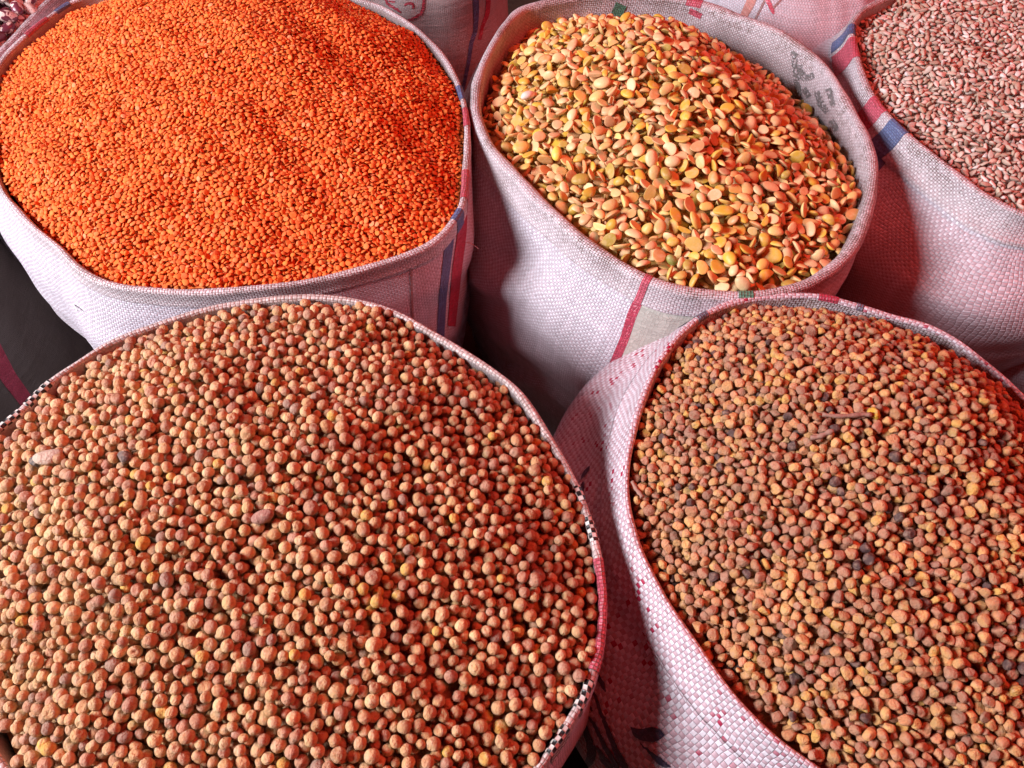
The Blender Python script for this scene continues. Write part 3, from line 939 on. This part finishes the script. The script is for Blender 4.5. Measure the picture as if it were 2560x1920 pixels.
def fill(key, s, T, seed):
    K = KINDS[key]
    r = np.random.default_rng(seed)
    res, dep = K['res'], K['depth']
    a, b, c = K['r']
    lo, hi = s.L.min(0), s.L.max(0)
    nx, ny = int((hi[0] - lo[0]) / res) + 2, int((hi[1] - lo[1]) / res) + 2
    xs, ys = lo[0] + np.arange(nx) * res, lo[1] + np.arange(ny) * res
    # distance to the mouth on a coarse grid
    st = 8
    cx, cyy = np.meshgrid(xs[::st], ys[::st], indexing='ij')
    Q = np.stack([cx, cyy], -1).reshape(-1, 2)
    A, B = s.L, np.roll(s.L, -1, 0)
    dist = np.full(len(Q), 9.0)
    inside = np.zeros(len(Q), bool)
    for p, q in zip(A, B):
        d = q - p
        t = np.clip(((Q - p) @ d) / (d @ d), 0, 1)
        dist = np.minimum(dist, np.hypot(*(Q - p - t[:, None] * d).T))
        cond = ((p[1] > Q[:, 1]) != (q[1] > Q[:, 1]))
        inside ^= cond & (Q[:, 0] < (q[0] - p[0]) * (Q[:, 1] - p[1]) / (q[1] - p[1] + 1e-15) + p[0])
    dist = np.where(inside, dist, -dist).reshape(cx.shape)
    # frame test with a margin for other camera positions
    Tz = T(cx, cyy)
    u, v, _ = project(np.stack([cx, cyy, Tz], -1))
    inframe = (u > -230) & (u < W + 230) & (v > -230) & (v < H + 230)
    ok = (dist > 0.3 * s.roll + 0.5 * b) & inframe
    cells = np.argwhere(ok)
    if len(cells) == 0:
        return []
    Tx = (T(cx + 1e-3, cyy) - Tz) / 1e-3
    Ty = (T(cx, cyy + 1e-3) - Tz) / 1e-3
    X, Y = np.meshgrid(xs, ys, indexing='ij')
    Tf = T(X, Y).astype(np.float32)
    Hm = Tf - np.float32(dep)
    cell_area = (st * res) ** 2
    vol = 4 / 3 * math.pi * a * b * c
    N = int(len(cells) * cell_area * dep * 0.78 / vol)
    out = []
    wmax = max(a, b, c)
    spread = K['tilt']
    order = r.integers(0, len(cells), size=(N, 5))
    jx = r.uniform(0, st * res, size=(N, 5))
    jy = r.uniform(0, st * res, size=(N, 5))
    sc_ = np.clip(r.normal(1, K['sv'], N), 0.65, 1.4)
    spins = r.uniform(0, 6.283, N)
    tilts = np.abs(r.normal(0, spread, N)) if spread < 3 else r.uniform(0, 3.14, N)
    flips = r.random(N) < 0.5
    tds = r.uniform(0, 6.283, N)
    pool = r.integers(0, NPOOL, N)
    for i in range(N):
        i0, j0 = cells[order[i, 0]]
        nrm = (-Tx[i0, j0], -Ty[i0, j0], 1.0)
        q = rotmats(nrm, tilts[i] + (math.pi if flips[i] else 0), spins[i], tds[i])
        Rm = np.array(q.to_matrix())
        k = sc_[i]
        rad2 = (np.array([a, b, c]) * k * 0.95) ** 2
        S = Rm @ np.diag(rad2) @ Rm.T            # ellipsoid support matrix
        hx, hy = math.sqrt(S[0, 0]), math.sqrt(S[1, 1])
        wx, wy = int(hx / res), int(hy / res)
        gx_ = (np.arange(-wx, wx + 1) * res)[:, None]
        gy_ = (np.arange(-wy, wy + 1) * res)[None, :]
        Mi = np.linalg.inv(S)
        # z^2 M22 + 2 z (M02 x + M12 y) + (M00 x2 + 2 M01 xy + M11 y2 - 1) = 0
        bq = Mi[0, 2] * gx_ + Mi[1, 2] * gy_
        cq = Mi[0, 0] * gx_ ** 2 + 2 * Mi[0, 1] * gx_ * gy_ + Mi[1, 1] * gy_ ** 2 - 1
        disc = bq * bq - Mi[2, 2] * cq
        inn = disc > 0
        sq = np.sqrt(np.where(inn, disc, 0))
        low = (-bq - sq) / Mi[2, 2]
        top = (-bq + sq) / Mi[2, 2]
        lowm = np.where(inn, low, 1e3).astype(np.float32)
        best = None
        for t in range(5):
            ci, cj = cells[order[i, t]]
            x = xs[ci * st] + jx[i, t]
            y = ys[cj * st] + jy[i, t]
            I, J = int((x - lo[0]) / res), int((y - lo[1]) / res)
            if I - wx < 0 or J - wy < 0 or I + wx + 1 > nx or J + wy + 1 > ny:
                continue
            zc = float(np.max(Hm[I - wx:I + wx + 1, J - wy:J + wy + 1] - lowm))
            rel = zc - float(Tf[I, J])
            if best is None or rel < best[0]:
                best = (rel, zc, x, y, I, J)
        if best is None or best[0] > 1.2 * c:
            continue
        rel, zc, x, y, I, J = best
        step = max(1, int(0.5 * wx))
        while step >= 1:
            moved = False
            for di, dj in ((step, 0), (-step, 0), (0, step), (0, -step)):
                I2, J2 = I + di, J + dj
                if I2 - wx < 0 or J2 - wy < 0 or I2 + wx + 1 > nx or J2 + wy + 1 > ny or not ok[min(I2 // st, ok.shape[0] - 1), min(J2 // st, ok.shape[1] - 1)]:
                    continue
                z2 = float(np.max(Hm[I2 - wx:I2 + wx + 1, J2 - wy:J2 + wy + 1] - lowm))
                r2 = z2 - float(Tf[I2, J2])
                if r2 < rel - 1e-5:
                    rel, zc, I, J, moved = r2, z2, I2, J2, True
                    break
            if not moved:
                step = step // 2
        if rel > 0.55 * c:
            continue
        x, y = lo[0] + I * res + 0.5 * res * r.random(), lo[1] + J * res + 0.5 * res * r.random()
        win = Hm[I - wx:I + wx + 1, J - wy:J + wy + 1]
        np.maximum(win, np.where(inn, zc + top, -1e3).astype(np.float32), out=win)
        out.append((x, y, zc, q, k, int(pool[i]), rel))
    # second pass: close the remaining holes at the surface
    return dict(items=out, T=T, cells=cells, xs=xs, ys=ys, st=st)


def visible(all_items):
    """pixels each grain shows from the camera, by painting far to near (1280 wide)."""
    bw, bh = 1280, 960
    sc2 = bw / W
    P = np.array([(it[0], it[1], it[2]) for _, it in all_items])
    u, v, d = project(P)
    rr = np.array([KINDS[k]['r'][0] * 0.62 + KINDS[k]['r'][2] * 0.38 for k, _ in all_items]) * np.array([it[4] for _, it in all_items]) * F / d * sc2
    buf = np.full((bh, bw), -1, np.int32)
    for i in np.argsort(-d):
        x, y, R = u[i] * sc2, v[i] * sc2, rr[i]
        x0, x1, y0, y1 = int(max(0, x - R)), int(min(bw, x + R + 1)), int(max(0, y - R)), int(min(bh, y + R + 1))
        if x1 <= x0 or y1 <= y0:
            continue
        yy = np.arange(y0, y1)[:, None] + 0.5 - y
        xx = np.arange(x0, x1)[None, :] + 0.5 - x
        m_ = xx * xx + yy * yy < R * R
        buf[y0:y1, x0:x1][m_] = i
    return np.bincount(buf[buf >= 0], minlength=len(all_items)), u, v


EDGE = {
    'pea': ((620, 1330), 0.052, 2.0, [], -0.006),
    'lentil': ((640, 180), 0.060, 1.7, [((520, 721), -0.004), ((0, 455), -0.006), ((1150, 450), -0.008), ((1000, 50), -0.008), ((560, -60), -0.010), ((60, 95), -0.012)], 0),
    'split': ((1600, 190), 0.044, 1.5, [((1480, -14), -0.030), ((1300, 30), -0.035), ((1200, 250), -0.024), ((1300, 430), -0.012), ((1621, 684), -0.003), ((1892, 723), -0.003), ((2116, 618), -0.012), ((2170, 420), -0.022), ((2100, 231), -0.052), ((1984, 106), -0.060), ((1846, 38), -0.045)], 0),
    'small': ((2200, 1120), 0.060, 1.8, [((1574, 1215), -0.010), ((1741, 1605), -0.008), ((1852, 751), -0.012), ((2124, 762), -0.016), ((2389, 857), -0.016), ((2620, 1048), -0.014), ((2800, 1400), -0.01)], 0),
    'kernel': ((2680, 170), 0.015, 1.7, [], -0.012),
    'mottled': ((-150, -80), 0.045, 2.0, [], 0.0),
}
items, heaps = [], {}
for k in ('pea', 'small', 'lentil', 'split', 'kernel', 'mottled'):
    e = EDGE[k]
    T = polar_target(sacks[k], e[0], e[1], e[2], e[3], e[4])
    hp = fill(k, sacks[k], T, len(k) + 40)
    heaps[k] = hp
    items += [(k, it) for it in hp['items']]
npix, U_, V_ = visible(items)

# odd ones that the photo shows, by where they lie: (kind, px, py, shape, radii, colour, name, label, category)
ODD = [
    ('pea', 125, 1155, shape_split, (0.0105, 0.0062, 0.0045), (0.62, 0.46, 0.36), 'pale_bean', 'pale flat oval bean lying on the tan peas near the left edge', 'bean'),
    ('pea', 668, 1285, shape_bean, (0.0088, 0.0050, 0.0046), (0.40, 0.18, 0.14), 'brown_bean', 'long reddish brown bean among the tan peas, mid heap', 'bean'),
    ('pea', 300, 1135, shape_small, (0.0062, 0.0046, 0.0044), (0.16, 0.11, 0.10), 'dark_pebble', 'dark grey-brown lump among the tan peas', 'pebble'),
    ('pea', 108, 1140, shape_small, (0.0060, 0.0040, 0.0035), (0.09, 0.08, 0.085), 'dark_pebble', 'small dark grey stone touching the pale oval bean', 'pebble'),
    ('split', 1680, 655, shape_pea, (0.0062, 0.0050, 0.0048), (0.24, 0.26, 0.05), 'green_bean_seed', 'single olive green round bean near the front hem of the split beans', 'bean'),
    ('split', 1407, 395, shape_pea, (0.0082, 0.0056, 0.0045), (0.86, 0.62, 0.10), 'yellow_bean', 'whole bright yellow bean among the split beans', 'bean'),
    ('split', 1318, 232, shape_pea, (0.0090, 0.0066, 0.0048), (0.88, 0.70, 0.62), 'white_bean', 'pale whitish whole bean on the upper left of the split beans', 'bean'),
    ('small', 2180, 1045, shape_small, (0.0046, 0.0042, 0.0040), (0.68, 0.42, 0.05), 'yellow_pea', 'bright yellow pea beside the long twig', 'pea'),
]
taken = {}
for o in ODD:
    cand = [i for i, (k, _) in enumerate(items) if k == o[0] and abs(U_[i] - o[1]) < 45 and abs(V_[i] - o[2]) < 45 and npix[i] > 3 and i not in taken]
    if cand:
        i = min(cand, key=lambda q: (U_[q] - o[1]) ** 2 + (V_[q] - o[2]) ** 2 - 4 * npix[q])
        taken[i] = o

INFO = {
    'pea': ('dried_pea', 'round wrinkled tan dried pea in the large front sack', 'pea', 'tan dried peas heaped in the front sack'),
    'small': ('brown_pea', 'small angular brown dried pea in the red-flecked sack', 'pea', 'small brown peas heaped in the red-flecked sack'),
    'lentil': ('orange_lentil', 'flat bright orange lentil in the sack with blue stripe', 'lentil', 'orange lentils heaped in their sack'),
    'split': ('split_bean', 'pale yellow split bean half in the soiled-hem sack', 'bean', 'yellow split beans heaped in their sack'),
    'kernel': ('pale_kernel', 'pale pinkish pointed kernel in the top right sack', 'kernel', 'pale kernels heaped in the top right sack'),
    'mottled': ('speckled_bean', 'speckled maroon and cream bean behind the orange lentils', 'bean', 'speckled beans behind the lentils'),
}
STUFF = {'pea': 'dried_pea_heap', 'small': 'brown_pea_heap', 'lentil': 'orange_lentil_heap', 'split': 'split_bean_heap', 'kernel': 'pale_kernel_heap', 'mottled': 'speckled_bean_heap'}
STUFFLABEL = {'pea': 'heap of round tan dried peas filling the large front sack', 'small': 'heap of small brown peas filling the red-flecked sack', 'lentil': 'heap of orange lentils filling the sack with blue stripe',
              'split': 'heap of yellow split beans in the soiled-hem sack', 'kernel': 'mass of pale pinkish kernels in the top right sack', 'mottled': 'speckled maroon and cream beans behind the lentils'}
LOD_TOP = {'pea': 3, 'small': 3, 'lentil': 2, 'split': 3, 'kernel': 2, 'mottled': 3}
LOD_LOW = {'pea': 2, 'small': 2, 'lentil': 1, 'split': 2, 'kernel': 1, 'mottled': 2}
LOD_PIX = {'pea': 85, 'small': 50, 'lentil': 10, 'split': 80, 'kernel': 8, 'mottled': 60}
cache = {}


def pooled(k, pi, lod):
    key = (k, pi, lod)
    if key not in cache:
        v, f = KINDS[k]['shape'](KINDS[k]['pool'][pi]['seed'], lod)
        cache[key] = (v * np.array(KINDS[k]['r']), f)
    return cache[key]


tri_total = 0
for k in INFO:
    idx = [i for i, (kk, _) in enumerate(items) if kk == k]
    vis = sorted([i for i in idx if npix[i] > 0 and i not in taken], key=lambda i: -npix[i])
    solo = set(vis[:300])
    name, label, cat, group = INFO[k]
    meshes = {}
    for i in vis[:300]:
        x, y, z, q, s_, pi, rel = items[i][1]
        if pi not in meshes:
            v, f = pooled(k, pi, 3)
            c = KINDS[k]['pool'][pi]['col'] if k != 'mottled' else np.full(3, (pi % 9) / 8.0)
            meshes[pi] = mesh_from(name, v, f, mats[k], tint=np.tile(np.append(c, 1.0), (len(v), 1)))
        o = bpy.data.objects.new(name, meshes[pi])
        col.objects.link(o)
        o.location = (x, y, z)
        o.rotation_mode = 'QUATERNION'
        o.rotation_quaternion = q
        o.scale = (s_, s_, s_)
        tag(o, label, cat, group)
    Vs, Fs, Cs, base = [], [], [], 0
    rr = np.random.default_rng(99)
    for i in idx:
        if i in solo or i in taken:
            continue
        x, y, z, q, s_, pi, rel = items[i][1]
        v, f = pooled(k, pi, LOD_TOP[k] if npix[i] > LOD_PIX[k] else LOD_LOW[k] if npix[i] > 0 else 1)
        R3 = np.array(q.to_matrix()) * s_
        Vs.append(v @ R3.T + (x, y, z))
        Fs.append(f + base)
        base += len(v)
        c = jit(KINDS[k]['pool'][pi]['col'], 0.05, rr) if k != 'mottled' else np.full(3, (pi % 9) / 8.0)
        Cs.append(np.tile(np.append(c, 1.0), (len(v), 1)))
    # packed grain under the top layers
    hp = heaps[k]
    s = sacks[k]
    ring0 = s.C + (s.L - s.C) * 0.985
    rad = np.linspace(0.02, 1, 26)
    cv = np.concatenate([s.C + (ring0 - s.C) * t for t in rad])
    cz = hp['T'](cv[:, 0], cv[:, 1]) - KINDS[k]['depth'] * 0.95
    cvv = np.column_stack([cv, cz])
    ii = np.arange(len(rad) * NC).reshape(len(rad), NC)
    q4 = np.stack([ii[:-1], np.roll(ii, -1, 1)[:-1], np.roll(ii, -1, 1)[1:], ii[1:]], -1).reshape(-1, 4)
    Vs.append(cvv)
    Fs.append(np.vstack([q4[:, [0, 1, 2]], q4[:, [0, 2, 3]]]) + base)
    cc = np.array(KINDS[k]['cols'][0][0])
    Cs.append(np.tile(np.append(cc, 1.0), (len(cvv), 1)))
    V_all, F_all, C_all = np.vstack(Vs), np.vstack(Fs), np.vstack(Cs)
    tri_total += len(F_all)
    o = link(STUFF[k], mesh_from(STUFF[k], V_all, F_all, mats[k], tint=C_all))
    tag(o, STUFFLABEL[k], cat, kind='stuff')
    print('HEAP', k, len(idx), 'visible', len(vis), 'tris', len(F_all))

for i, od in taken.items():
    k, _, _, shp, rad3, c, name, label, cat = od
    x, y, z, q, s_, pi, rel = items[i][1]
    v, f = shp(pi * 13 + 5, 3)
    v = v * np.array(rad3)
    o = link(name, mesh_from(name, v, f, mats[k], tint=np.tile(np.append(c, 1.0), (len(v), 1))))
    o.location = (x, y, z + 0.5 * (rad3[2] - KINDS[k]['r'][2]) + 0.001)
    o.rotation_mode = 'QUATERNION'
    o.rotation_quaternion = q if shp is not shape_split else Quaternion((0, 0, 1), 0.2)
    tag(o, label, cat)

# ------------------------------------------------------------------ twigs and loose fibres
ts = NT('dry_twig_bark')
tpos = ts.n('ShaderNodeNewGeometry').outputs['Position']
ts.put(ts.bsdf.inputs['Base Color'], ts.mix(ts.noise(tpos, 400, 4, 0.6), (0.22, 0.10, 0.08), (0.46, 0.26, 0.19)))
ts.bsdf.inputs['Roughness'].default_value = 0.8
ts.bump(ts.noise(tpos, 500, 4, 0.6), 0.6, 0.0008)


def tube(name, P, R, mat, seg=8, parent=None):
    P = np.array(P, float)
    n = len(P)
    T_ = np.gradient(P, axis=0)
    T_ /= np.linalg.norm(T_, axis=1)[:, None]
    up = np.array([0.1, 0.2, 1.0])
    A_ = np.cross(T_, up)
    A_ /= np.linalg.norm(A_, axis=1)[:, None]
    B_ = np.cross(T_, A_)
    th = np.linspace(0, 2 * math.pi, seg, endpoint=False)
    R = np.asarray(R, float).reshape(-1, 1, 1) * np.ones((n, 1, 1))
    V = P[:, None] + R * (A_[:, None] * np.cos(th)[None, :, None] + B_[:, None] * np.sin(th)[None, :, None])
    V = np.concatenate([V.reshape(-1, 3), P[:1], P[-1:]])
    ii = np.arange(n * seg).reshape(n, seg)
    q4 = np.stack([ii[:-1], np.roll(ii, -1, 1)[:-1], np.roll(ii, -1, 1)[1:], ii[1:]], -1).reshape(-1, 4)
    tri = np.vstack([q4[:, [0, 1, 2]], q4[:, [0, 2, 3]], np.stack([np.roll(ii[0], -1), ii[0], np.full(seg, n * seg)], -1), np.stack([ii[-1], np.roll(ii[-1], -1), np.full(seg, n * seg + 1)], -1)])
    return link(name, mesh_from(name, V, tri, mat, uv=np.zeros((tri.size, 2))), parent)


def surf(T, px, py, lift):
    z = RIM
    for _ in range(12):
        p = at_z(px, py, z)
        z = 0.5 * z + 0.5 * (float(T(p[0], p[1])) + lift)
    return at_z(px, py, z)


Ts = heaps['small']['T']
for a, b, R, lab in [((2056, 1036), (2178, 1040), 0.0016, 'long thin brown twig lying on the small brown peas'), ((2026, 1094), (2084, 1080), 0.0018, 'short brown twig just below the long twig'),
                     ((1581, 1204), (1606, 1246), 0.0016, 'short twig against the left hem of the small brown pea sack')]:
    pts, rs = [], []
    for t in np.linspace(0, 1, 14):
        p = surf(Ts, a[0] + (b[0] - a[0]) * t, a[1] + (b[1] - a[1]) * t + 3 * math.sin(t * 5), 0.0048)
        pts.append(p)
        rs.append(R * (0.8 + 0.35 * math.sin(t * 9 + R * 9000) ** 2 * (0.5 + t)))
    tag(tube('dry_twig', pts, rs, ts.mat), lab, 'twig', 'twigs on the brown peas')


def fibre(s, key, a, b, sag, R=0.00035, lift=0.004):
    h0 = cast(s.bvh[key], *a, 0.0006)
    if h0 is None:
        return
    dep = project(h0[0])[2]
    end = CAM + ray(*b) * dep * 0.985
    pts = [h0[0] + (end - h0[0]) * t + np.array([0, 0, sag * math.sin(math.pi * t)]) for t in np.linspace(0, 1, 8)]
    tube('loose_fibre', pts, [R] * 8, m_thread, 5, s.root)


fibre(sl, 'body', (1163, 606), (1196, 622), 0.002)
fibre(sl, 'body', (1152, 690), (1162, 672), 0.001)
fibre(sl, 'body', (186, 762), (194, 776), 0.001, 0.0006)
for a, b in [((1566, 975), (1575, 968)), ((1545, 1022), (1553, 1012)), ((1640, 918), (1633, 905))]:
    fibre(sb, 'body', a, b, 0.0005)
print('TRIS', tri_total + sum(len(o.data.loop_triangles) if o.type == 'MESH' and not o.get('kind') and not o.get('group') else 0 for o in sc.objects))
